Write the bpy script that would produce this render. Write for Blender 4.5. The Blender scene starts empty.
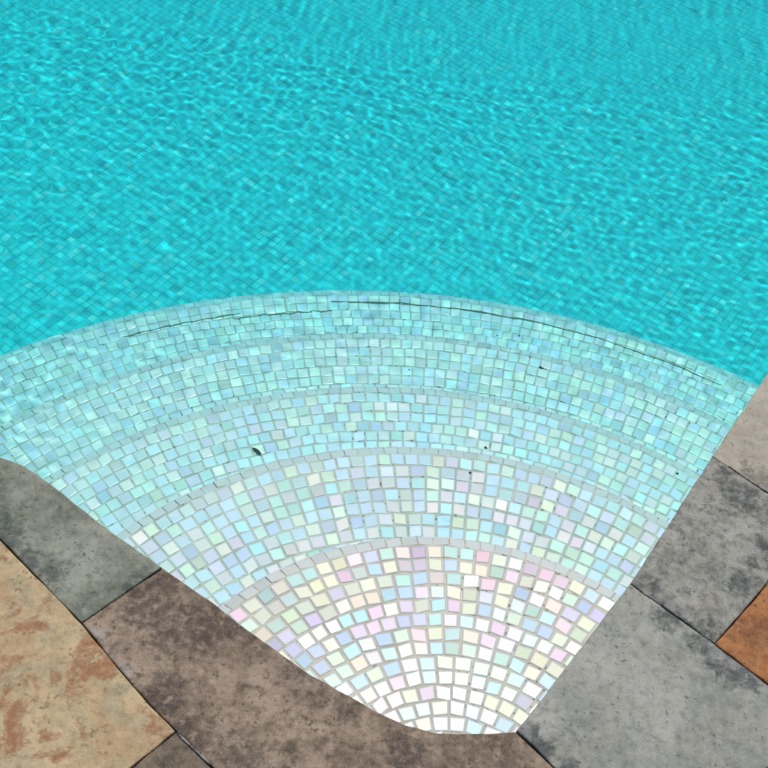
import bpy, math, random
import numpy as np
from mathutils import Vector, Matrix

rng = np.random.default_rng(11)
random.seed(11)
S = bpy.context.scene
COL = S.collection

# ------------------------------------------------------------------ helpers
def link(o, parent=None):
    COL.objects.link(o)
    if parent is not None:
        o.parent = parent
    return o

def tag(o, label, cat, group=None, kind=None):
    if label: o['label'] = label
    if cat: o['category'] = cat
    if group: o['group'] = group
    if kind: o['kind'] = kind
    return o

def empty(name, loc=(0, 0, 0)):
    o = bpy.data.objects.new(name, None)
    o.empty_display_size = .05
    COL.objects.link(o)
    o.location = loc
    return o

def mesh_obj(name, V, F, mat, parent=None, tint=None, smooth=False):
    """V (n,3) array; F list of faces or (m,4) array; tint (m,4) per face"""
    me = bpy.data.meshes.new(name)
    V = np.asarray(V, dtype=np.float32)
    if isinstance(F, np.ndarray):
        m = len(F)
        me.vertices.add(len(V)); me.vertices.foreach_set('co', V.ravel())
        me.loops.add(m * 4); me.loops.foreach_set('vertex_index', F.astype(np.int32).ravel())
        me.polygons.add(m)
        me.polygons.foreach_set('loop_start', np.arange(0, 4 * m, 4, dtype=np.int32))
        me.update(calc_edges=True)
    else:
        me.from_pydata([tuple(map(float, v)) for v in V], [], F)
        me.update()
    if tint is not None:
        a = me.attributes.new('tint', 'FLOAT_COLOR', 'FACE')
        a.data.foreach_set('color', np.asarray(tint, dtype=np.float32).ravel())
    me.polygons.foreach_set('use_smooth', np.full(len(me.polygons), smooth))
    me.materials.append(mat)
    me.validate()
    return link(bpy.data.objects.new(name, me), parent)

class NT:
    """tiny node-tree writer"""
    def __init__(s, mat):
        s.t = mat.node_tree; s.n = s.t.nodes; s.l = s.t.links
    def new(s, typ, **kw):
        n = s.n.new(typ)
        for k, v in kw.items(): setattr(n, k, v)
        return n
    def put(s, sock, val):
        if hasattr(val, 'is_output'): s.l.new(val, sock)
        else: sock.default_value = val
    def math(s, op, a, b=0., clamp=False):
        n = s.new('ShaderNodeMath', operation=op, use_clamp=clamp)
        s.put(n.inputs[0], a); s.put(n.inputs[1], b); return n.outputs[0]
    def mix(s, f, a, b, blend='MIX'):
        n = s.new('ShaderNodeMix', data_type='RGBA', blend_type=blend)
        s.put(n.inputs[0], f)
        s.put(n.inputs[6], a if hasattr(a, 'is_output') else (*a, 1))
        s.put(n.inputs[7], b if hasattr(b, 'is_output') else (*b, 1))
        return n.outputs[2]
    def noise(s, vec, scale, detail=4, rough=.55, dist=0.):
        n = s.new('ShaderNodeTexNoise')
        s.l.new(vec, n.inputs['Vector']); n.inputs['Scale'].default_value = scale
        n.inputs['Detail'].default_value = detail; n.inputs['Roughness'].default_value = rough
        n.inputs['Distortion'].default_value = dist
        return n.outputs[0]
    def step(s, v, a, b):
        n = s.new('ShaderNodeMapRange', interpolation_type='SMOOTHSTEP')
        s.put(n.inputs[0], v); n.inputs[1].default_value = a; n.inputs[2].default_value = b
        return n.outputs[0]
    def pos(s, offset=(0, 0, 0)):
        g = s.new('ShaderNodeTexCoord')
        m = s.new('ShaderNodeMapping'); m.inputs['Location'].default_value = offset
        s.l.new(g.outputs['Object'], m.inputs['Vector'])
        return m.outputs[0], g.outputs['Object']

def material(name):
    m = bpy.data.materials.new(name); m.use_nodes = True
    b = m.node_tree.nodes['Principled BSDF']
    return m, NT(m), b

# ------------------------------------------------------------------ levels
ZW = -.07                     # water level (coping top is z = 0)
CEN = np.array([.1525, .7111])
DEP = [.0339, .2437, .4748, .6741, .8983]
FLOOR_D = 1.30
RC = [[.003, -.0014, .4134], [-.0077, -.0018, .6858], [-.0098, .0067, .9418],
      [-.0073, -.005, 1.1875], [.0411, .0096, 1.441]]
T = .0221
def floor_z(y):                # the floor falls gently towards the deep end
    return ZW - FLOOR_D - .15 * (y - 1.9)
TF = .0205                   # the floor mosaic is a little finer

def R(k, th):
    x = np.clip(th, 1.0, 2.5) - 1.8
    return np.polyval(RC[k], x)

# pool outline at the coping edge, clockwise seen from above, starting far right
RIGHT = [(2.70, 5.24), (1.2, 2.55), (.582, 1.443), (.485, 1.261), (.361, 1.022), (.282, .893), (.247, .834), (.222, .794)]
CORNER = [(.198, .782), (.161, .773), (.12, .77), (.084, .774), (.046, .787)]
LEFT = [(-.037, .822), (-.106, .861), (-.163, .896), (-.226, .933), (-.251, .947), (-.347, 1.002), (-.428, 1.055),
        (-.471, 1.078), (-.505, 1.086), (-.56, 1.10), (-.62, 1.13), (-.72, 1.20), (-.82, 1.32), (-.89, 1.50), (-.925, 1.72), (-.945, 1.95),
        (-.975, 2.15), (-1.03, 2.33), (-1.12, 2.54), (-1.25, 2.75), (-1.5, 3.1), (-1.9, 3.7), (-2.15, 4.4)]
FAR = [(-2.0, 5.1), (-1.0, 5.3), (.8, 5.35)]
OUT = np.array(RIGHT + CORNER + LEFT + FAR)

def offset_poly(P, d):
    n = len(P); Q = []
    for i in range(n):
        a, b, c = P[i - 1], P[i], P[(i + 1) % n]
        e1 = (b - a) / np.linalg.norm(b - a); e2 = (c - b) / np.linalg.norm(c - b)
        t = e1 + e2; t /= np.linalg.norm(t)
        Q.append(b + d * np.array([-t[1], t[0]]))
    return np.array(Q)

def inside(P, x, y):
    r = np.zeros(np.shape(x), bool); n = len(P)
    for i in range(n):
        (x0, y0), (x1, y1) = P[i], P[(i + 1) % n]
        if y0 == y1: continue
        c = ((y0 > y) != (y1 > y)) & (x < (x1 - x0) * (y - y0) / (y1 - y0) + x0)
        r ^= c
    return r

WALL = offset_poly(OUT, .022)
if inside(OUT, *WALL[3]): WALL = offset_poly(OUT, -.022)
WALL_OUT = offset_poly(OUT, .10)
if inside(OUT, *WALL_OUT[3]): WALL_OUT = offset_poly(OUT, -.10)

# ------------------------------------------------------------------ materials
def tile_material(name, rough, film, boost=0.):
    m, nt, b = material(name)
    a = nt.new('ShaderNodeAttribute', attribute_name='tint')
    v, _ = nt.pos()
    cl = nt.noise(v, 260, 3)
    col = nt.mix(nt.math('MULTIPLY', cl, .10), a.outputs['Color'], (.62, .60, .56))
    nt.l.new(col, b.inputs['Base Color'])
    b.inputs['Roughness'].default_value = rough
    b.inputs['IOR'].default_value = 1.5
    b.inputs['Coat Weight'].default_value = (.18) if film else 0.; b.inputs['Coat Roughness'].default_value = .16
    if film:
        # a pearly film whose thickness changes from tile to tile
        sp = nt.new('ShaderNodeSeparateColor'); nt.l.new(a.outputs['Color'], sp.inputs[0])
        hsh = nt.math('FRACT', nt.math('MULTIPLY', nt.math('ADD', sp.outputs[0], sp.outputs[2]), 37.7))
        nt.l.new(nt.math('ADD', 300., nt.math('MULTIPLY', hsh, 190.)), b.inputs['Thin Film Thickness'])
        b.inputs['Thin Film IOR'].default_value = 1.36
    return m

M_PEARL = tile_material('pearl_glass_tile', .32, 1)
M_AQUA = tile_material('aqua_glass_tile', .5, 0)

def grout_material(name, c, dirt, amount):
    m, nt, b = material(name)
    v, _ = nt.pos()
    n1 = nt.noise(v, 14, 4); n2 = nt.noise(v, 150, 2); n3 = nt.noise(v, 5, 3)
    col = nt.mix(nt.step(n1, .35, .7), c, tuple(x * .72 for x in c))
    spot = nt.math('MULTIPLY', nt.step(n2, .60, .66), nt.step(n3, .35, .6))
    col = nt.mix(nt.math('MULTIPLY', spot, amount), col, dirt)
    nt.l.new(col, b.inputs['Base Color']); b.inputs['Roughness'].default_value = .9
    return m

M_GROUT = grout_material('step_grout', (.78, .715, .59), (.12, .085, .06), .9)
M_GROUT_FLOOR = grout_material('floor_grout', (.02, .73, .76), (.02, .56, .59), .4)

m, nt, b = material('edge_strip'); M_STRIP = m
v, _ = nt.pos()
nt.l.new(nt.mix(nt.step(nt.noise(v, 60, 4), .35, .65), (.86, .78, .77), (.72, .66, .62)), b.inputs['Base Color']); b.inputs['Roughness'].default_value = .6
m, nt, b = material('crack_dark'); M_CRACK = m
v, _ = nt.pos()
nt.l.new(nt.mix(nt.step(nt.noise(v, 30, 3), .3, .7), (.15, .20, .15), (.38, .39, .26)), b.inputs['Base Color'])
b.inputs['Roughness'].default_value = 1

m, nt, b = material('water'); M_WATER = m
for n in list(nt.n):
    if n.type == 'BSDF_PRINCIPLED': nt.n.remove(n)
out = [n for n in nt.n if n.type == 'OUTPUT_MATERIAL'][0]
g = nt.new('ShaderNodeBsdfGlass'); g.inputs['IOR'].default_value = 1.333; g.inputs['Roughness'].default_value = 0.
nt.l.new(g.outputs[0], out.inputs['Surface'])
m, nt, b = material('water_colour'); M_WATER_BODY = m
nt.n.remove(b)
out = [n for n in nt.n if n.type == 'OUTPUT_MATERIAL'][0]
va = nt.new('ShaderNodeVolumeAbsorption')
va.inputs['Color'].default_value = (.0, .872, .918, 1); va.inputs['Density'].default_value = .95
nt.l.new(va.outputs[0], out.inputs['Volume'])

def stone(name, tones, dark, seed, rough=.72, dark_amt=.8, cover=(.52, .66), blotches=(), rust=None, fine=.5, bump=.5, vein=None, pale=()):
    """tones: 3 base colours; dark: stain colour; blotches: (x, y, radius) stains; rust: (colour, lo, hi)"""
    tones = [tuple(x * 1.16 for x in t) for t in tones]
    m, nt, b = material(name)
    off = (seed * 3.7, seed * -1.9, seed * 2.3)
    v, raw = nt.pos(off)
    big = nt.noise(v, 7, 5, .6, .4); mid = nt.noise(v, 26, 6, .65, .6); sm = nt.noise(v, 110, 6, .7); gr = nt.noise(v, 420, 4, .7)
    col = nt.mix(nt.step(big, .38, .60), tones[0], tones[1])
    col = nt.mix(nt.step(mid, .42, .72), col, tones[2])
    if rust:
        rn = nt.noise(v, 11, 7, .68, .9); rn2 = nt.noise(v, 45, 5, .7)
        mk = nt.step(nt.math('ADD', rn, nt.math('MULTIPLY', nt.math('SUBTRACT', rn2, .5), .35)), rust[1], rust[2])
        col = nt.mix(mk, col, rust[0])
        # thin darker rim where the rust layer flakes off
        rim = nt.math('SUBTRACT', 1., nt.math('MULTIPLY', nt.math('ABSOLUTE', nt.math('SUBTRACT', mk, .5)), 6.), True)
        col = nt.mix(nt.math('MULTIPLY', rim, .35), col, tuple(x * .45 for x in rust[0]))
    if vein:
        vn = nt.noise(v, 17, 7, .7, .8)
        mk = nt.math('SUBTRACT', 1., nt.math('MULTIPLY', nt.math('ABSOLUTE', nt.math('SUBTRACT', vn, .5)), 26.), True)
        col = nt.mix(nt.math('MULTIPLY', mk, .3), col, vein)
    # lichen-dark stains
    mo_ = nt.noise(v, 85, 6, .7)
    cov = nt.math('ADD', nt.math('MULTIPLY', big, .45), nt.math('ADD', nt.math('MULTIPLY', mid, .35), nt.math('MULTIPLY', sm, .25)))
    mask = nt.step(cov, cover[0], cover[1])
    for (x, y, r) in blotches:
        r = r * 1.1
        d = nt.new('ShaderNodeVectorMath', operation='DISTANCE')
        nt.l.new(raw, d.inputs[0]); d.inputs[1].default_value = (x, y, 0)
        q = nt.math('ADD', nt.math('DIVIDE', d.outputs['Value'], r), nt.math('ADD', nt.math('MULTIPLY', nt.math('SUBTRACT', mid, .5), 4.2), nt.math('MULTIPLY', nt.math('SUBTRACT', sm, .5), 2.4)))
        mask = nt.math('MAXIMUM', mask, nt.math('SUBTRACT', 1., nt.step(q, .35, 1.45)))
    mask = nt.math('MULTIPLY', mask, nt.math('ADD', .45, nt.math('MULTIPLY', nt.step(mo_, .36, .56), .55)))
    col = nt.mix(nt.math('MULTIPLY', mask, dark_amt), col, dark)
    pm = None
    for (x, y, r) in pale:
        d = nt.new('ShaderNodeVectorMath', operation='DISTANCE')
        nt.l.new(raw, d.inputs[0]); d.inputs[1].default_value = (x, y, 0)
        q = nt.math('ADD', nt.math('DIVIDE', d.outputs['Value'], r), nt.math('ADD', nt.math('MULTIPLY', nt.math('SUBTRACT', mid, .5), 5.), nt.math('MULTIPLY', nt.math('SUBTRACT', sm, .5), 3.)))
        w_ = nt.math('SUBTRACT', 1., nt.step(q, .3, 1.3))
        pm = w_ if pm is None else nt.math('MAXIMUM', pm, w_)
    if pm is not None:
        col = nt.mix(nt.math('MULTIPLY', pm, .55), col, (.25, .245, .24))
    # weathered mottling
    mo = nt.noise(v, 70, 8, .72, .0)
    col = nt.mix(nt.math('MULTIPLY', nt.step(mo, .48, .68), fine * 1.5, True), col, tuple(x * .5 for x in tones[0]))
    col = nt.mix(nt.math('MULTIPLY', nt.step(mo, .50, .32), fine * 1.0, True), col, tuple(min(1, x * 1.25) for x in tones[1]))
    # pits and chipped flakes with crisp borders
    pit = nt.noise(v, 150, 3, .5); px_ = nt.noise(v, 33, 3, .6)
    pm_ = nt.math('MULTIPLY', nt.step(pit, .60, .64), nt.step(px_, .46, .60))
    col = nt.mix(nt.math('MULTIPLY', pm_, .7), col, tuple(x * .4 for x in tones[0]))
    # grain
    col = nt.mix(nt.math('MULTIPLY', nt.step(sm, .45, .75), fine * .4), col, tuple(min(1, x * 1.3) for x in tones[1]))
    col = nt.mix(nt.math('MULTIPLY', nt.step(gr, .54, .68), fine * .9), col, tuple(x * .45 for x in tones[0]))
    col = nt.mix(nt.math('MULTIPLY', nt.step(gr, .44, .32), fine * .6), col, tuple(min(1, x * 1.4) for x in tones[2]))
    nt.l.new(col, b.inputs['Base Color'])
    rr = nt.math('ADD', rough, nt.math('MULTIPLY', nt.math('SUBTRACT', mid, .5), .35))
    nt.l.new(rr, b.inputs['Roughness'])
    b.inputs['Specular IOR Level'].default_value = .18
    h = nt.math('ADD', nt.math('MULTIPLY', big, 1.2), nt.math('ADD', nt.math('MULTIPLY', mid, .9), nt.math('ADD', nt.math('MULTIPLY', sm, .45), nt.math('MULTIPLY', gr, .26))))
    bp = nt.new('ShaderNodeBump'); bp.inputs['Strength'].default_value = bump; bp.inputs['Distance'].default_value = .006
    nt.l.new(h, bp.inputs['Height']); nt.l.new(bp.outputs[0], b.inputs['Normal'])
    return m

def along(a, b, n, r0, r1, spread, seed):
    q = random.Random(seed); L = []
    for i in range(n):
        t = (i + q.random()) / n
        L.append((a[0] + (b[0] - a[0]) * t + q.uniform(-spread, spread), a[1] + (b[1] - a[1]) * t + q.uniform(-spread, spread), q.uniform(r0, r1)))
    return L
M_ST_GREEN = stone('grey_green_slate', [(.075, .088, .07), (.19, .195, .16), (.13, .135, .105)], (.035, .045, .043), 1, cover=(.57, .68), dark_amt=.8, fine=.4,
                   blotches=along((-.49, .985), (-.37, .895), 6, .012, .026, .012, 1) + along((-.30, .90), (-.27, .93), 3, .012, .022, .01, 2))
M_ST_BROWN = stone('brown_slate', [(.085, .062, .046), (.215, .165, .122), (.13, .095, .07)], (.038, .03, .026), 2, cover=(.56, .70), dark_amt=.76, fine=.6,
                   blotches=along((-.26, .925), (-.15, .83), 7, .018, .036, .02, 3) + along((-.22, .77), (-.10, .68), 6, .016, .034, .014, 4) + along((-.08, .83), (.03, .775), 4, .010, .022, .008, 5) + [(.085, .745, .018), (-.22, .85, .03)],
                   pale=along((-.325, .845), (-.25, .78), 5, .006, .012, .005, 6))
M_ST_GREY = stone('pale_grey_slate', [(.145, .152, .136), (.23, .23, .205), (.20, .192, .16)], (.025, .032, .035), 3, cover=(.62, .74), dark_amt=.9, fine=.4,
                  blotches=along((.235, .79), (.285, .755), 4, .012, .022, .008, 7) + along((.40, .985), (.53, .895), 7, .009, .02, .007, 8),
                  pale=along((.225, .80), (.26, .785), 3, .006, .01, .006, 9) + along((.43, .965), (.50, .915), 4, .004, .009, .006, 10))
M_ST_DARK = stone('dark_grey_slate', [(.085, .09, .08), (.21, .21, .185), (.20, .185, .155)], (.025, .03, .033), 4, cover=(.54, .66), dark_amt=.8, fine=.5,
                  blotches=along((.39, 1.01), (.475, .955), 6, .010, .02, .007, 11) + along((.49, 1.235), (.57, 1.16), 6, .012, .026, .014, 12) + along((.55, 1.12), (.50, 1.02), 4, .008, .016, .01, 13), vein=(.34, .34, .31),
                  pale=along((.40, 1.01), (.46, .97), 4, .004, .01, .006, 14))
M_ST_BEIGE = stone('beige_slate', [(.21, .185, .145), (.27, .245, .20), (.25, .225, .185)], (.08, .072, .06), 5, cover=(.62, .76), dark_amt=.7,
                   blotches=along((.53, 1.245), (.61, 1.20), 5, .012, .026, .008, 15), fine=.25)
M_ST_TAN = stone('tan_slate', [(.255, .18, .098), (.315, .24, .14), (.20, .185, .12)], (.12, .062, .03), 6, cover=(.61, .72), dark_amt=.6,
                 rust=((.215, .10, .048), .50, .62), fine=.34, bump=.4, vein=(.40, .32, .22))
M_ST_RUST = stone('rust_slate', [(.13, .052, .02), (.24, .095, .032), (.15, .075, .035)], (.09, .04, .02), 7, cover=(.58, .7), dark_amt=.6, fine=.4, vein=(.36, .23, .12))
M_ST_SMALL = stone('dark_brown_slate', [(.07, .058, .043), (.125, .10, .072), (.105, .08, .057)], (.03, .026, .024), 8, cover=(.54, .66), dark_amt=.8)

m, nt, b = material('mortar'); M_MORTAR = m
v, _ = nt.pos()
nt.l.new(nt.mix(nt.step(nt.noise(v, 90, 5), .35, .65), (.09, .085, .075), (.24, .225, .20)), b.inputs['Base Color']); b.inputs['Roughness'].default_value = .95

m, nt, b = material('deck_paving'); M_BED = m
v, _ = nt.pos()
wv = nt.new('ShaderNodeTexVoronoi', feature='F1', distance='CHEBYCHEV'); wv.inputs['Scale'].default_value = 2.6; wv.inputs['Randomness'].default_value = .55
we = nt.new('ShaderNodeTexVoronoi', feature='F2', distance='CHEBYCHEV'); we.inputs['Scale'].default_value = 2.6; we.inputs['Randomness'].default_value = .55
rotm = nt.new('ShaderNodeMapping'); rotm.inputs['Rotation'].default_value = (0, 0, math.radians(-60.8)); nt.l.new(v, rotm.inputs['Vector'])
nt.l.new(rotm.outputs[0], wv.inputs['Vector']); nt.l.new(rotm.outputs[0], we.inputs['Vector'])
hs_ = nt.new('ShaderNodeSeparateColor'); nt.l.new(wv.outputs['Color'], hs_.inputs[0])
c1 = nt.mix(hs_.outputs[0], (.17, .175, .155), (.30, .225, .14)); c1 = nt.mix(nt.step(hs_.outputs[1], .5, .8), c1, (.13, .10, .08))
n1 = nt.noise(v, 9, 6, .65, .4); n2 = nt.noise(v, 60, 7, .72)
c1 = nt.mix(nt.math('MULTIPLY', nt.step(n1, .42, .62), .5), c1, (.09, .085, .08))
c1 = nt.mix(nt.math('MULTIPLY', nt.step(n2, .48, .66), .5), c1, (.07, .065, .06))
edge = nt.step(nt.math('SUBTRACT', we.outputs['Distance'], wv.outputs['Distance']), .012, .004)
c1 = nt.mix(edge, c1, (.02, .018, .016))
nt.l.new(c1, b.inputs['Base Color']); b.inputs['Roughness'].default_value = .85
bp = nt.new('ShaderNodeBump'); bp.inputs['Strength'].default_value = .4; bp.inputs['Distance'].default_value = .006
nt.l.new(nt.math('SUBTRACT', nt.math('ADD', n1, nt.math('MULTIPLY', n2, .4)), edge), bp.inputs['Height']); nt.l.new(bp.outputs[0], b.inputs['Normal'])

# ------------------------------------------------------------------ mosaic builder
PEARL = np.array([(.78, .76, .72), (.74, .76, .76), (.80, .80, .78), (.70, .76, .74), (.79, .70, .71), (.72, .69, .78), (.66, .71, .80),
                  (.62, .74, .78), (.68, .79, .72), (.80, .77, .66), (.60, .62, .60), (.83, .83, .83), (.58, .64, .74), (.76, .71, .64), (.70, .79, .80)])
PEARL_P = np.array([1.2, 1.5, 1.6, .7, .9, 1.0, 1.1, .9, .5, .6, .6, 1.3, .5, .5, 1.1]); PEARL_P /= PEARL_P.sum()

def pearl_tints(n, sat=1.0):
    c = PEARL[rng.choice(len(PEARL), n, p=PEARL_P)]
    g = c.mean(1, keepdims=True)
    c = g + (c - g) * sat
    c = c * 1.21 * rng.normal(1., .04, (n, 1)) + rng.normal(0, .012, (n, 3))
    return np.clip(c, .05, .965)

def mosaic(name, P, Nrm, tint, mat, parent, h=.0016, tilt=.02, fine=True):
    """P (n,4,3) tile footprints on the bedding, Nrm (n,3) normals"""
    n = len(P)
    c = P.mean(1, keepdims=True)
    N = Nrm[:, None, :]
    tl = rng.normal(0, tilt, (n, 2))
    e1 = P[:, 1] - P[:, 0]; e1 /= np.linalg.norm(e1, axis=1, keepdims=True)
    e2 = np.cross(Nrm, e1)
    rel = P - c
    dh = (np.einsum('nij,nj->ni', rel, e1) * tl[:, :1] + np.einsum('nij,nj->ni', rel, e2) * tl[:, 1:]) + rng.normal(0, .00015, (n, 1))
    rings = []
    if fine:
        rings = [P + N * -.0004, P + (c - P) * .02 + N * (dh[:, :, None] + h * .45), P + (c - P) * .09 + N * (dh[:, :, None] + h * .86), P + (c - P) * .19 + N * (dh[:, :, None] + h)]
    else:
        rings = [P + N * -.0004, P + (c - P) * .12 + N * (dh[:, :, None] + h)]
    k = len(rings)
    V = np.stack(rings, 1).reshape(-1, 3)
    base = (np.arange(n) * 4 * k)[:, None]
    F = []
    for j in range(k - 1):
        for s in range(4):
            F.append(np.concatenate([base + 4 * j + s, base + 4 * j + (s + 1) % 4, base + 4 * (j + 1) + (s + 1) % 4, base + 4 * (j + 1) + s], 1))
    F.append(np.concatenate([base + 4 * (k - 1) + s for s in range(4)], 1))
    F = np.stack(F, 1)
    tn = np.repeat(np.concatenate([tint, np.ones((n, 1))], 1), F.shape[1], 0)
    return mesh_obj(name, V, F.reshape(-1, 4), mat, parent, tint=tn)

def polar_rows(rows, th0, th1):
    """rows: list of (fin, fout, zin, zout) with f(th)->radius.  Returns footprints and normals, tiles inside the wall only"""
    P = []; N = []
    phase = 0.; hold = 0; pitch = T
    for i, (fi, fo, zi, zo) in enumerate(rows):
        thm = .5 * (th0 + th1)
        rm = float(.5 * (fi(thm) + fo(thm)))
        if hold <= 0 or rm < .2:
            phase = rng.random(); hold = rng.choice([1, 2, 2, 3]); pitch = T * rng.normal(1., .02) / max(rm, .02)
            breaks = {}
        hold -= 1
        th = th0 + phase * pitch
        k = 0
        while th < th1:
            key = k
            if key not in breaks: breaks[key] = (rng.normal(1, .035), rng.normal(0, .012))
            w = pitch * breaks[key][0]
            g = .00085 / rm
            a, b2 = th + g + breaks[key][1] * pitch, th + w - g + breaks[key][1] * pitch
            gi = .0009
            rot = rng.normal(0, .0009); js = rng.normal(0, .0006)
            q = []
            for (t_, f, z, s) in ((a, fi, zi, 1), (b2, fi, zi, 1), (b2, fo, zo, -1), (a, fo, zo, -1)):
                rr = float(f(t_)) + s * gi + js + (rot if t_ == a else -rot)
                q.append((CEN[0] + rr * math.cos(t_), CEN[1] + rr * math.sin(t_), z))
            P.append(q); k += 1; th += w
    P = np.array(P)[:, ::-1, :]
    c = P.mean(1)
    keep = inside(WALL, c[:, 0], c[:, 1])
    P = P[keep]
    e = np.cross(P[:, 1] - P[:, 0], P[:, 3] - P[:, 0]); e /= np.linalg.norm(e, axis=1, keepdims=True)
    flip = e[:, 2] < 0
    if flip.any():
        P[flip] = P[flip][:, ::-1]; e[flip] *= -1
    return P, e

# ------------------------------------------------------------------ pool steps
steps = empty('pool_steps', (CEN[0], CEN[1], ZW - FLOOR_D))
tag(steps, 'curved corner steps of pearly white mosaic fanning down into the pool', 'pool steps')
inv = Matrix.Translation((-CEN[0], -CEN[1], -(ZW - FLOOR_D)))
def to_parent(o):
    # keep mesh coordinates in world space although the parent empty stands at the foot of the steps
    o.matrix_parent_inverse = inv
TH0, TH1 = math.radians(25), math.radians(185)
NOSE = .0185
NDROP = .0085
for k in range(5):
    z = ZW - DEP[k]
    zn = ZW - (DEP[k + 1] if k < 4 else FLOOR_D)
    fout = lambda th, k=k: R(k, th) - NOSE
    fin = (lambda th, k=k: R(k - 1, th)) if k else (lambda th: 0 * th)
    # bedding body: tread, sloping nose, riser down below the next tread
    th = np.linspace(TH0, TH1, 161)
    prof = []
    for f, zz in ((lambda t, k=k: (R(k - 1, t) - .03 if k else .004 + 0 * t), z), (fout, z), (lambda t, k=k: R(k, t), z - NDROP - .002), (lambda t, k=k: R(k, t) - .001, zn - .02)):
        rr = f(th); prof.append(np.stack([CEN[0] + rr * np.cos(th), CEN[1] + rr * np.sin(th), np.full_like(th, zz)], 1))
    V = np.stack(prof, 1).reshape(-1, 3); n = len(prof); F = []
    for i in range(160):
        for j in range(n - 1):
            F.append((i * n + j, i * n + j + 1, (i + 1) * n + j + 1, (i + 1) * n + j))
    body = mesh_obj('step', V, np.array(F), M_GROUT, steps); to_parent(body)
    # rows of tiles on the tread
    span = float(fout(1.8) - fin(1.8))
    nr = max(1, round(span / T))
    rows = []
    for i in range(nr):
        a, b2 = i / nr, (i + 1) / nr
        rows.append((lambda t, a=a: fin(t) + (fout(t) - fin(t)) * a, lambda t, b2=b2: fin(t) + (fout(t) - fin(t)) * b2, z, z))
    if k == 0: rows = rows[1:]
    P, N = polar_rows(rows, TH0, TH1)
    o = mosaic('tread_mosaic', P, N, (.82, .91, .98, 1., 1.)[k] * pearl_tints(len(P), (.60, .52, .45, .42, .42)[k]), M_PEARL, body, tilt=.015, h=.0012)
    # the nose row, turned down over the edge
    P, N = polar_rows([(fout, lambda t, k=k: R(k, t), z, z - NDROP)], TH0, TH1)
    mosaic('nosing_mosaic', P, N, (pearl_tints(len(P), .3) * .4 + (np.array([.80, .86, .83]) if k < 4 else np.array([.50, .88, .88])) * .6), M_PEARL, body, tilt=.008, h=.0006)
    # riser
    P = []
    nz = max(1, int((z - NDROP - zn) / T))
    hh = (z - NDROP - zn) / nz
    for j in range(nz):
        dth = T / R(k, 1.8); t0 = TH0 + rng.random() * dth
        while t0 < TH1:
            a, b2 = t0 + .06 * dth, t0 + .94 * dth
            zt, zb = z - NDROP - j * hh - .0013, z - NDROP - (j + 1) * hh + .0013
            r1, r2 = float(R(k, a)), float(R(k, b2))
            P.append([(CEN[0] + r1 * math.cos(a), CEN[1] + r1 * math.sin(a), zb), (CEN[0] + r2 * math.cos(b2), CEN[1] + r2 * math.sin(b2), zb),
                      (CEN[0] + r2 * math.cos(b2), CEN[1] + r2 * math.sin(b2), zt), (CEN[0] + r1 * math.cos(a), CEN[1] + r1 * math.sin(a), zt)])
            t0 += dth
    P = np.array(P); c = P.mean(1); P = P[inside(WALL, c[:, 0], c[:, 1])]; c = P.mean(1)
    N = np.stack([c[:, 0] - CEN[0], c[:, 1] - CEN[1], 0 * c[:, 0]], 1); N /= np.linalg.norm(N, axis=1, keepdims=True)
    mosaic('riser_mosaic', P, N, pearl_tints(len(P), .8), M_PEARL, body, tilt=.015, fine=False)
    if k == 0:
        # thin pale strip of cut glass and grout where the tread meets the right-hand wall
        V = []; F = []; m_ = 60
        a0 = np.array([.232, .812]); a1 = np.array([.352, 1.007]); dd = (a1 - a0) / np.linalg.norm(a1 - a0); nn = np.array([-dd[1], dd[0]])
        for i in range(m_ + 1):
            p = a0 + (a1 - a0) * i / m_
            wd = (.0065 + .0012 * math.sin(i * .7) + rng.normal(0, .0004)) * min(1, .2 + 5 * (m_ - i) / m_)
            V += [(p[0] - nn[0] * .012, p[1] - nn[1] * .012, z + .0025), (p[0] + nn[0] * wd, p[1] + nn[1] * wd, z + .0022), (p[0] + nn[0] * (wd + .001), p[1] + nn[1] * (wd + .001), z - .001)]
        for i in range(m_):
            for s in range(2): F.append((3 * i + s, 3 * i + 3 + s, 3 * i + 4 + s, 3 * i + 1 + s))
        mesh_obj('edge_strip', V, F, M_STRIP, body)
    if k == 4:
        # the split joint that runs along the lowest step near its edge
        segs = [(66, 102.0, 1.402), (102.0, 111, 1.377), (110.3, 121, 1.389)]
        V = []; F = []
        for (a0, a1, r0) in segs:
            m_ = 40; b0 = len(V)
            for i in range(m_ + 1):
                t_ = math.radians(a0 + (a1 - a0) * i / m_)
                wob = .0012 * math.sin(i * .9 + a0) + rng.normal(0, .0006)
                wd = .0021 * min(1, .35 + 6 * min(i, m_ - i) / m_) * (1 + .3 * math.sin(i * .37))
                for s, dz in ((-1, .0006), (0, .0034), (1, .0006)):
                    rr = r0 + wob + s * wd
                    V.append((CEN[0] + rr * math.cos(t_), CEN[1] + rr * math.sin(t_), z + dz))
            for i in range(m_):
                for s in range(2):
                    F.append((b0 + 3 * i + s, b0 + 3 * i + s + 1, b0 + 3 * i + s + 4, b0 + 3 * i + s + 3))
        ck = mesh_obj('dark_joint', V, F, M_CRACK, body)

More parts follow.
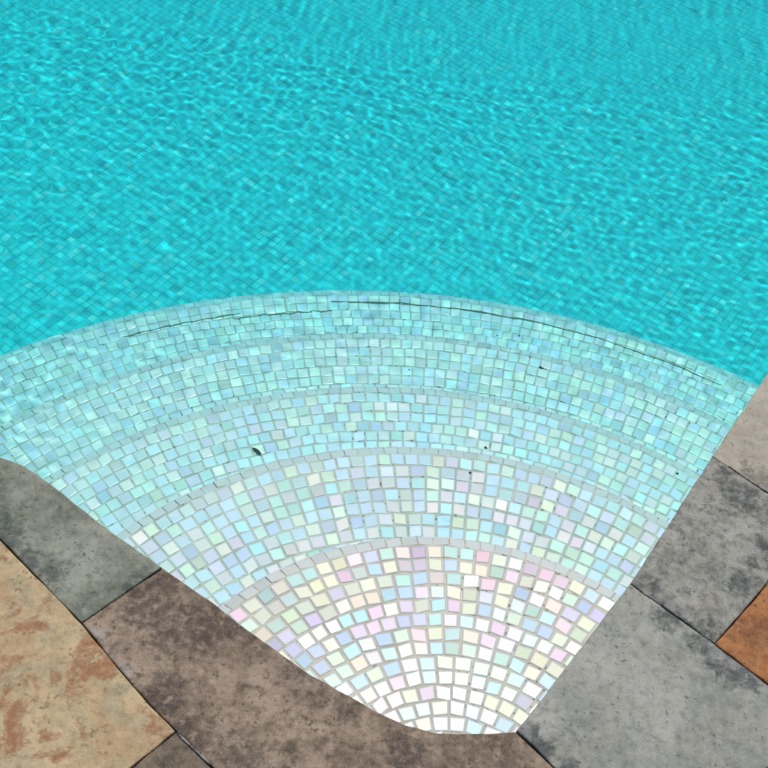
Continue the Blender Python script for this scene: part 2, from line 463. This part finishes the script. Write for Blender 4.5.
# ------------------------------------------------------------------ pool floor (laid square to the pool edges)
ang = math.atan2(.873, .487)
ex = np.array([math.cos(ang), math.sin(ang)]); ey = np.array([-ex[1], ex[0]])
i = np.arange(-70, 290); j = np.arange(-70, 230)
I, J = np.meshgrid(i, j, indexing='ij'); I = I.ravel(); J = J.ravel()
cx = CEN[0] + (I + .5) * TF * ex[0] + (J + .5) * TF * ey[0]
cy = CEN[1] + (I + .5) * TF * ex[1] + (J + .5) * TF * ey[1]
dr = np.hypot(cx - CEN[0], cy - CEN[1]); dth = np.arctan2(cy - CEN[1], cx - CEN[0])
keep = inside(WALL, cx, cy) & (dr > R(4, dth) - .01)
cx, cy, I, J = cx[keep], cy[keep], I[keep], J[keep]
n = len(cx); hs = TF / 2 - .0009
jx = rng.normal(0, .0006, n); jy = rng.normal(0, .0006, n); ro = rng.normal(0, .02, n)
P = []
for (a, b2) in ((-1, -1), (1, -1), (1, 1), (-1, 1)):
    u = a * hs - ro * b2 * hs + jx; v2 = b2 * hs + ro * a * hs + jy
    P.append(np.stack([cx + u * ex[0] + v2 * ey[0], cy + u * ex[1] + v2 * ey[1], floor_z(cy + u * ex[1] + v2 * ey[1])], 1))
P = np.stack(P, 1)
FLO = np.array([(.03, .84, .86), (.05, .87, .88), (.02, .80, .85), (.08, .90, .90), (.03, .84, .82), (.01, .76, .84), (.26, .92, .90), (.04, .86, .91)])
tint = FLO[rng.choice(len(FLO), n, p=[.2, .2, .16, .12, .12, .08, .05, .07])] * np.array([.95, .92, .90]) * rng.normal(1, .05, (n, 1))
# a margin of ground below the tiles
V = []; F = []
fl_c = WALL_OUT.mean(0)
nV = len(WALL_OUT)
V = [(fl_c[0], fl_c[1], floor_z(fl_c[1]))] + [(p[0], p[1], floor_z(p[1])) for p in WALL_OUT]
F = [(0, 1 + (q + 1) % nV, 1 + q) for q in range(nV)]
flo = mesh_obj('pool_floor', V, F, M_GROUT_FLOOR); flo['kind'] = 'structure'
mosaic('floor_mosaic', P, np.tile(np.array([0, .15, 1.]) / math.hypot(.15, 1), (n, 1)), np.clip(tint, .02, .95), M_AQUA, flo, tilt=.012, fine=False)

# ------------------------------------------------------------------ pool walls
def build_wall(idx, label, aqua):
    pts = [WALL[q % len(WALL)] for q in idx]; pto = [WALL_OUT[q % len(WALL)] for q in idx]
    zt, zb = -.037, floor_z(5.4) - .02
    V = []; F = []
    for p, q in zip(pts, pto):
        V += [(p[0], p[1], zb), (p[0], p[1], zt), (q[0], q[1], zt), (q[0], q[1], zb)]
    for s in range(len(pts) - 1):
        for e in range(4):
            F.append((4 * s + e, 4 * s + (e + 1) % 4, 4 * s + 4 + (e + 1) % 4, 4 * s + 4 + e))
    F += [(0, 3, 2, 1), (4 * len(pts) - 4, 4 * len(pts) - 3, 4 * len(pts) - 2, 4 * len(pts) - 1)]
    w = mesh_obj('pool_wall', V, F, M_GROUT_FLOOR)
    tag(w, label, 'pool wall')
    # tiles walk along the wall
    pts = np.array(pts); seg = np.diff(pts, axis=0); L = np.concatenate([[0], np.cumsum(np.linalg.norm(seg, axis=1))])
    m_ = int(L[-1] / T); s0 = np.linspace(0, L[-1], m_ + 1)
    X = np.interp(s0, L, pts[:, 0]); Y = np.interp(s0, L, pts[:, 1])
    zf = floor_z(5.4); nz = int((zt - zf) / T)
    a = np.stack([X[:-1], Y[:-1]], 1); b2 = np.stack([X[1:], Y[1:]], 1)
    aa = a + (b2 - a) * .055; bb = b2 - (b2 - a) * .055
    P = []
    for r in range(nz):
        z0 = zf + r * T + .0012; z1 = z0 + T - .0024
        P.append(np.stack([np.c_[aa, np.full(m_, z0)], np.c_[bb, np.full(m_, z0)], np.c_[bb, np.full(m_, z1)], np.c_[aa, np.full(m_, z1)]], 1))
    P = np.concatenate(P)
    N = np.cross(P[:, 1] - P[:, 0], P[:, 3] - P[:, 0]); N /= np.linalg.norm(N, axis=1, keepdims=True)
    c = P.mean(1) + N * .01
    if not inside(WALL, c[:, 0], c[:, 1]).mean() > .5:
        P = P[:, ::-1]; N = -N
    ok = rng.random(len(P)) > .012
    P, N = P[ok], N[ok]
    t = np.clip(FLO[rng.integers(0, len(FLO), len(P))] * rng.normal(1, .06, (len(P), 1)), .02, .95)
    mosaic('wall_mosaic', P, N, t, M_AQUA, w, tilt=.02, fine=False)
    return w
nR, nC, nL = len(RIGHT), len(CORNER), len(LEFT)
build_wall(range(0, nR + 2), 'straight aqua mosaic pool wall under the grey coping on the right', True)
build_wall(range(nR + 1, nR + nC + nL), 'curving aqua mosaic pool wall seen under water at the far left', True)
build_wall(range(nR + nC + nL - 1, len(OUT) + 1), 'far end aqua mosaic wall of the pool', True)

# ------------------------------------------------------------------ water
def axis(lo, f0, f1, hi, d):
    mid = np.arange(f0, f1, d)
    def grow(x, s, end):
        r = []; st = d
        while (x - end) * s < 0:
            st *= 1.08; st = min(st, .04); x += s * st; r.append(x)
        return r
    return np.array(grow(f0, -1, lo)[::-1] + list(mid) + grow(mid[-1], 1, hi))
WD = .0052
xs = axis(-2.3, -1.25, 1.2, 2.85, WD); ys = axis(.70, .74, 3.75, 5.45, WD)
X, Y = np.meshgrid(xs, ys, indexing='ij')
def smooth(v, a, b2):
    t = np.clip((v - a) / (b2 - a), 0, 1); return t * t * (3 - 2 * t)
wr = np.random.default_rng(5)
Z = np.zeros_like(X)
# slow swell bends the ripple crests a little
wx = X + .03 * np.sin(3.1 * X + 1.7 * Y + .4) + .02 * np.sin(7.3 * Y - 2.2 * X)
wy = Y + .03 * np.sin(2.7 * Y - 1.9 * X + 1.1) + .02 * np.sin(6.1 * X + 3.3 * Y)
NW = 110
for q in range(NW):
    lam = math.exp(wr.uniform(math.log(.022), math.log(.095)))
    a = wr.normal(math.radians(62), math.radians(42)) + (math.pi / 2 if wr.random() < .25 else 0)
    kx = 2 * math.pi / lam
    slope = .0036 * math.sqrt(2 / NW)
    amp = slope / kx
    ph = wr.uniform(0, 2 * math.pi)
    env = 1 + .4 * np.sin(wr.uniform(1, 4) * X + wr.uniform(1, 4) * Y + wr.uniform(0, 6))
    Z += amp * env * np.sin(kx * (wx * math.cos(a) + wy * math.sin(a)) + ph)
D = np.hypot(X - CEN[0], Y - CEN[1])
Z *= .36 + .64 * smooth(D, .55, 1.75) + .4 * smooth(D, 1.9, 3.4) + 1.5 * smooth(-X, .38, .85) * smooth(Y, 1.1, 1.5) * (1 - smooth(Y, 1.7, 2.5))
Z += ZW
nx, ny = len(xs), len(ys)
idx = np.arange(nx * ny).reshape(nx, ny)
F = np.stack([idx[:-1, :-1], idx[1:, :-1], idx[1:, 1:], idx[:-1, 1:]], -1).reshape(-1, 4)
V = np.stack([X, Y, Z], -1).reshape(-1, 3)
WIN = offset_poly(WALL, .015)
if inside(WALL, *WIN[3]): WIN = offset_poly(WALL, -.015)
fc = V[F].mean(1); F = F[inside(WIN, fc[:, 0], fc[:, 1])]
used = np.unique(F); remap = np.full(len(V), -1); remap[used] = np.arange(len(used))
water = mesh_obj('water', V[used], remap[F], M_WATER, smooth=True)
water['kind'] = 'structure'
water.cycles.is_caustics_caster = True
# the body of the water, which swallows red light with depth; it closes 3 mm above the rippled surface
V = []; F = []; n = len(WIN)
for p in WIN: V += [(p[0], p[1], floor_z(5.4) - .05), (p[0], p[1], ZW + .004)]
for q in range(n):
    r = (q + 1) % n
    F.append((2 * r, 2 * r + 1, 2 * q + 1, 2 * q))
F.append(tuple(2 * q + 1 for q in range(n - 1, -1, -1))); F.append(tuple(2 * q for q in range(n)))
wb = mesh_obj('water_body', V, F, M_WATER_BODY, water)

# ------------------------------------------------------------------ paving
def slab(name, pts, mat, label, thick=.035, gap=.0009, wear=.0006, bevel=.0018, group=None, lift=0.):
    P = np.array(pts, float)
    area = .5 * np.sum(P[:, 0] * np.roll(P[:, 1], -1) - np.roll(P[:, 0], -1) * P[:, 1])
    if area < 0: P = P[::-1]
    P = offset_poly(P, gap)
    # resample the outline and roughen it
    Q = []
    n = len(P)
    for q in range(n):
        a, b2 = P[q], P[(q + 1) % n]; L = np.linalg.norm(b2 - a); m_ = max(1, int(L / .006))
        for s in range(m_): Q.append(a + (b2 - a) * s / m_)
    Q = np.array(Q); n = len(Q)
    nz = rng.normal(0, 1, n)
    for _ in range(3): nz = (np.roll(nz, 1) + nz + np.roll(nz, -1)) / 3
    nrm = np.roll(Q, -1, 0) - np.roll(Q, 1, 0); nrm = np.stack([-nrm[:, 1], nrm[:, 0]], 1); nrm /= np.linalg.norm(nrm, axis=1, keepdims=True)
    Q = Q + nrm * (nz * wear * 1.6)[:, None]
    rings = [(0, -thick), (0, -bevel), (bevel * .35, -bevel * .35), (bevel * 1.2, 0)]
    V = []; F = []
    for (ins, z) in rings:
        for q in range(n): V.append((Q[q][0] + nrm[q][0] * ins, Q[q][1] + nrm[q][1] * ins, z + lift))
    for r in range(len(rings) - 1):
        for q in range(n):
            F.append((r * n + q, r * n + (q + 1) % n, (r + 1) * n + (q + 1) % n, (r + 1) * n + q))
    F.append(tuple(3 * n + q for q in range(n))); F.append(tuple(range(n - 1, -1, -1)))
    me = bpy.data.meshes.new(name); me.from_pydata(V, [], F); me.update(); me.materials.append(mat)
    o = link(bpy.data.objects.new(name, me))
    tag(o, label, 'coping stone' if name == 'coping_stone' else 'paving slab', group)
    return o

A_front = [(-.251, .947), (-.347, 1.002), (-.428, 1.055), (-.471, 1.078), (-.505, 1.086), (-.56, 1.10), (-.62, 1.13)]
slab('coping_stone', A_front + [(-.68, 1.05), (-.60, 1.055), (-.467, .955), (-.333, .850)], M_ST_GREEN,
     'grey green coping stone with a curved pool edge beside the tan slab', group='coping stones round the pool edge')
slab('coping_stone', [(-.251, .947), (-.226, .933), (-.163, .896), (-.106, .861), (-.037, .822), (.046, .787), (.084, .774), (.12, .77), (.161, .773), (.198, .7815), (.2165, .7855),
      (.266, .744), (.36, .66), (.17, .52), (-.06, .622), (-.136, .685), (-.189, .724), (-.241, .766), (-.295, .814), (-.333, .850)], M_ST_BROWN,
     'large dark brown coping stone cut round the corner of the pool steps', group='coping stones round the pool edge')
slab('coping_stone', [(.2172, .7862), (.2295, .805), (.247, .834), (.282, .893), (.361, 1.022), (.471, .947), (.536, .898), (.61, .845), (.36, .66), (.266, .744)], M_ST_GREY,
     'pale grey coping stone at the lower right with dark stains along its joints', group='coping stones round the pool edge')
slab('coping_stone', [(.361, 1.022), (.485, 1.261), (.562, 1.208), (.603, 1.18), (.549, 1.053), (.471, .947)], M_ST_DARK,
     'mottled charcoal grey coping stone between the beige one and the rust slab', group='coping stones round the pool edge')
slab('coping_stone', [(.485, 1.261), (.582, 1.443), (.655, 1.574), (.772, 1.49), (.603, 1.18), (.562, 1.208)], M_ST_BEIGE,
     'smooth beige grey coping stone at the right edge beside the deep water', group='coping stones round the pool edge')
slab('paving_slab', [(.471, .947), (.549, 1.053), (.603, 1.18), (.80, 1.06), (.70, .78), (.61, .845), (.536, .898)], M_ST_RUST,
     'rust orange paving slab behind the charcoal coping stone', group='paving slabs of the deck')
slab('paving_slab', [(-.68, 1.05), (-.60, 1.055), (-.467, .955), (-.333, .850), (-.295, .814), (-.241, .766), (-.188, .7235), (-.23, .671), (-.30, .585), (-.52, .45), (-.85, .80)], M_ST_TAN,
     'tan paving slab with rust patches behind the grey green coping', lift=.0006, group='paving slabs of the deck')
slab('paving_slab', [(-.188, .7235), (-.136, .685), (-.06, .622), (-.12, .50), (-.30, .585), (-.23, .671)], M_ST_SMALL,
     'small dark brown paving slab below the tan slab and the brown coping', lift=-.001, group='paving slabs of the deck')

# the coping goes on round the rest of the pool
def run_of_coping(pts, first_back, mats, reverse=False):
    pts = np.array(pts, float)
    L = np.concatenate([[0], np.cumsum(np.linalg.norm(np.diff(pts, axis=0), axis=1))])
    cuts = [0.]; q = random.Random(len(pts))
    while cuts[-1] < L[-1] - .2: cuts.append(min(L[-1], cuts[-1] + q.uniform(.24, .34)))
    if cuts[-1] < L[-1]: cuts[-1] = L[-1]
    at = lambda t: np.array([np.interp(t, L, pts[:, 0]), np.interp(t, L, pts[:, 1])])
    back_prev = np.array(first_back)
    for c0_, c1_ in zip(cuts[:-1], cuts[1:]):
        t = np.linspace(c0_, c1_, 7); front = [at(v_) for v_ in t]
        e = at(min(L[-1], c1_ + .01)) - at(c1_ - .01); e /= np.linalg.norm(e)
        nrm = np.array([-e[1], e[0]])
        if inside(OUT, *(at(c1_) + nrm * .05)): nrm = -nrm
        back = at(c1_) + nrm * .133
        mid = []
        for v_ in t[1:-1][::-1]:
            w_ = (v_ - c0_) / (c1_ - c0_); d_ = at(v_ + .005) - at(v_ - .005); d_ /= np.linalg.norm(d_); nn = np.array([-d_[1], d_[0]])
            if inside(OUT, *(at(v_) + nn * .05)): nn = -nn
            mid.append(at(v_) + nn * .133)
        slab('coping_stone', front + [back] + mid[1:-1] + [back_prev], q.choice(mats),
             'slate coping stone further along the pool edge, away from the steps', group='coping stones round the pool edge')
        back_prev = back
MS = [M_ST_GREEN, M_ST_GREY, M_ST_DARK, M_ST_BEIGE, M_ST_BROWN]
run_of_coping([(.582 + .073, 1.443 + .131), (1.2, 2.55), (2.70, 5.24)], (.772, 1.49), MS)
run_of_coping([(-.62, 1.13)] + LEFT[LEFT.index((-.62, 1.13)) + 1:], (-.68, 1.05), MS)

def mortar(a, b2, w, label):
    V = []; F = []; m_ = 26
    a = np.array(a); b2 = np.array(b2); d = b2 - a; nn = np.array([-d[1], d[0]]) / np.linalg.norm(d)
    for q in range(m_ + 1):
        p = a + d * q / m_; ww = w * (.45 + .5 * abs(math.sin(q * 1.3 + a[0] * 40)) + .2 * rng.random()) * min(1, .25 + 4 * min(q, m_ - q) / m_)
        for s, z in ((-1, -.004), (-.5, .0012), (.5, .0013), (1, -.004)):
            V.append((p[0] + nn[0] * ww * s, p[1] + nn[1] * ww * s, z + .0005 * rng.random()))
    for q in range(m_):
        for s in range(3): F.append((4 * q + s, 4 * q + s + 1, 4 * q + s + 5, 4 * q + s + 4))
    o = mesh_obj('mortar_strip', V, F, M_MORTAR)
    tag(o, label, 'mortar', 'mortar smeared in the stone joints')
    return o
mortar((.508, 1.2455), (.60, 1.182), .0022, 'pale mortar line between the beige and charcoal coping stones')
mortar((-.186, .7215), (-.14, .6885), .0022, 'pale mortar line between the small dark slab and the brown coping')
mortar((.373, 1.0135), (.402, .9945), .0018, 'short pale mortar smear between the charcoal and pale grey coping stones')

# bed under the paving, reaching far out
V = []; F = []
n = len(WALL_OUT); c0 = np.array([.2, 2.6])
for p in WALL_OUT:
    d = (p - c0) / np.linalg.norm(p - c0)
    V.append((p[0], p[1], -.014)); V.append((c0[0] + d[0] * 60, c0[1] + d[1] * 60, -.014))
for q in range(n):
    r = (q + 1) % n
    F.append((2 * q, 2 * r, 2 * r + 1, 2 * q + 1))
grd = mesh_obj('ground', V, F, M_BED); grd['kind'] = 'structure'

# ------------------------------------------------------------------ small things lying on the steps
m, nt, b = material('dead_leaf'); M_LEAF = m
v, _ = nt.pos()
nt.l.new(nt.mix(nt.noise(v, 300, 3), (.012, .03, .02), (.04, .06, .035)), b.inputs['Base Color']); b.inputs['Roughness'].default_value = .5
m, nt, b = material('grit'); M_GRIT = m
v, _ = nt.pos()
nt.l.new(nt.mix(nt.noise(v, 500, 2), (.02, .022, .02), (.05, .04, .03)), b.inputs['Base Color']); b.inputs['Roughness'].default_value = .8

CAM = Vector((0, 0, 1.5)); PITCH = .8525; FPX = 1352.7; ROLL = .1381
def through(px, py, k):
    """where the line of sight of a photo pixel meets tread k under the water"""
    u, v = px - 384, py - 384
    u, v = u * math.cos(ROLL) + v * math.sin(ROLL), -u * math.sin(ROLL) + v * math.cos(ROLL)
    s, c = math.sin(PITCH), math.cos(PITCH)
    d = Vector((u / FPX, c - v / FPX * s, -s - v / FPX * c)).normalized()
    t = (1.5 - ZW) / -d.z
    h = math.hypot(d.x, d.y); sw = h / 1.333; tw = sw / math.sqrt(1 - sw * sw)
    return d.x * t + d.x / h * tw * DEP[k], d.y * t + d.y / h * tw * DEP[k], ZW - DEP[k]

x, y, z = through(257, 452, 2)
V = []; F = []; m_ = 10
for q in range(m_ + 1):
    s = q / m_; w = .0028 * math.sin(math.pi * min(1, s * .94 + .04)) ** .8; zz = .0026 + .0022 * math.sin(s * 2.4)
    for e in (-1, 0, 1): V.append(((s - .5) * .021, e * w, zz - .0009 * (1 - abs(e)) ))
for q in range(m_):
    for e in range(2): F.append((3 * q + e, 3 * q + e + 3, 3 * q + e + 4, 3 * q + e + 1))
leaf = mesh_obj('leaf', V, F, M_LEAF); leaf.location = (x, y, z + .0016); leaf.rotation_euler = (0, 0, math.radians(-35))
md = leaf.modifiers.new('thick', 'SOLIDIFY'); md.thickness = .0006
tag(leaf, 'tiny dark sunken leaf on the third step, left of the middle', 'leaf')

GR = [(485.5, 448, 2, .0026, 'largest dark speck, at the edge of the third step where its tiles end'),
      (470, 473, 1, .0019, 'dark speck on the second step below the largest speck'),
      (541, 368, 3, .0026, 'longish dark speck in the middle of the fourth step'),
      (409, 370, 3, .0016, 'small dark speck at the left on the fourth step'),
      (519, 336, 4, .0018, 'dark speck on the lowest step near its inner edge, right of its twin'),
      (497, 336, 4, .0016, 'dark speck on the lowest step near its inner edge, left of its twin'),
      (677, 474, 1, .0022, 'dark speck on the second step close to the charcoal coping stone')]
for (px, py, k, r, lab) in GR:
    x, y, z = through(px, py, k)
    V = []; F = []; a_ = 9; lon = 2.0 if k == 3 and r > .002 else 1.25
    for i_, (rr, zz) in enumerate(((1, 0), (.9, .5), (.5, .85))):
        for q in range(a_):
            t_ = 2 * math.pi * q / a_; w = r * rr * (1 + .25 * math.sin(3 * t_ + px))
            V.append((w * lon * math.cos(t_), w * math.sin(t_), zz * r * .8))
    for i_ in range(2):
        for q in range(a_): F.append((i_ * a_ + q, i_ * a_ + (q + 1) % a_, (i_ + 1) * a_ + (q + 1) % a_, (i_ + 1) * a_ + q))
    F.append(tuple(2 * a_ + q for q in range(a_)))
    o = mesh_obj('grit_speck', V, F, M_GRIT); o.location = (x, y, z + .0016); o.rotation_euler = (0, 0, -.35)
    tag(o, lab, 'speck', 'dark specks of grit on the steps')

# everything below the water receives the light focused by its ripples
for o in S.objects:
    if o.type == 'MESH' and o is not water and o is not wb and o.name != 'ground' and not o.name.startswith(('coping', 'paving', 'mortar')):
        o.cycles.is_caustics_receiver = True

# ------------------------------------------------------------------ camera
cr, sr = math.cos(ROLL), math.sin(ROLL); s_, c_ = math.sin(PITCH), math.cos(PITCH)
up0 = Vector((0, s_, c_)); fwd = Vector((0, c_, -s_)); rt0 = Vector((1, 0, 0))
rt = rt0 * cr + up0 * sr
up = up0 * cr - rt0 * sr
cam = bpy.data.cameras.new('camera'); co = link(bpy.data.objects.new('camera', cam))
mw = Matrix.Identity(4)
for i in range(3):
    mw[i][0] = rt[i]; mw[i][1] = up[i]; mw[i][2] = -fwd[i]; mw[i][3] = CAM[i]
co.matrix_world = mw
cam.sensor_width = 36; cam.sensor_fit = 'HORIZONTAL'; cam.lens = 36 * FPX / 768
cam.clip_start = .05; cam.clip_end = 300
S.camera = co

# ------------------------------------------------------------------ light
EL, AZ = math.radians(66.2), math.radians(12)     # azimuth from +Y towards +X
sd = Vector((math.sin(AZ) * math.cos(EL), math.cos(AZ) * math.cos(EL), math.sin(EL)))
sun = bpy.data.lights.new('sun', 'SUN'); sun.energy = 4.4; sun.angle = math.radians(.53); sun.color = (1, .96, .90)
so = link(bpy.data.objects.new('sun', sun)); so.rotation_euler = sd.to_track_quat('Z', 'Y').to_euler()
so.location = sd * 20
sun.cycles.is_caustics_light = True
w = bpy.data.worlds.new('World'); S.world = w; w.use_nodes = True
bg = w.node_tree.nodes['Background']
sky = w.node_tree.nodes.new('ShaderNodeTexSky'); sky.sky_type = 'NISHITA'; sky.sun_disc = False
sky.sun_elevation = EL; sky.sun_rotation = AZ
w.node_tree.links.new(sky.outputs[0], bg.inputs[0]); bg.inputs[1].default_value = .10

S.view_settings.view_transform = 'Standard'; S.view_settings.look = 'None'; S.view_settings.exposure = 0; S.view_settings.gamma = 1
S.view_settings.use_curve_mapping = False
S.render.engine = 'CYCLES'
cy_ = S.cycles
cy_.use_denoising = True
cy_.max_bounces = 10; cy_.transmission_bounces = 8; cy_.diffuse_bounces = 4; cy_.glossy_bounces = 4
cy_.caustics_refractive = True; cy_.caustics_reflective = False
cy_.sample_clamp_indirect = 6.0
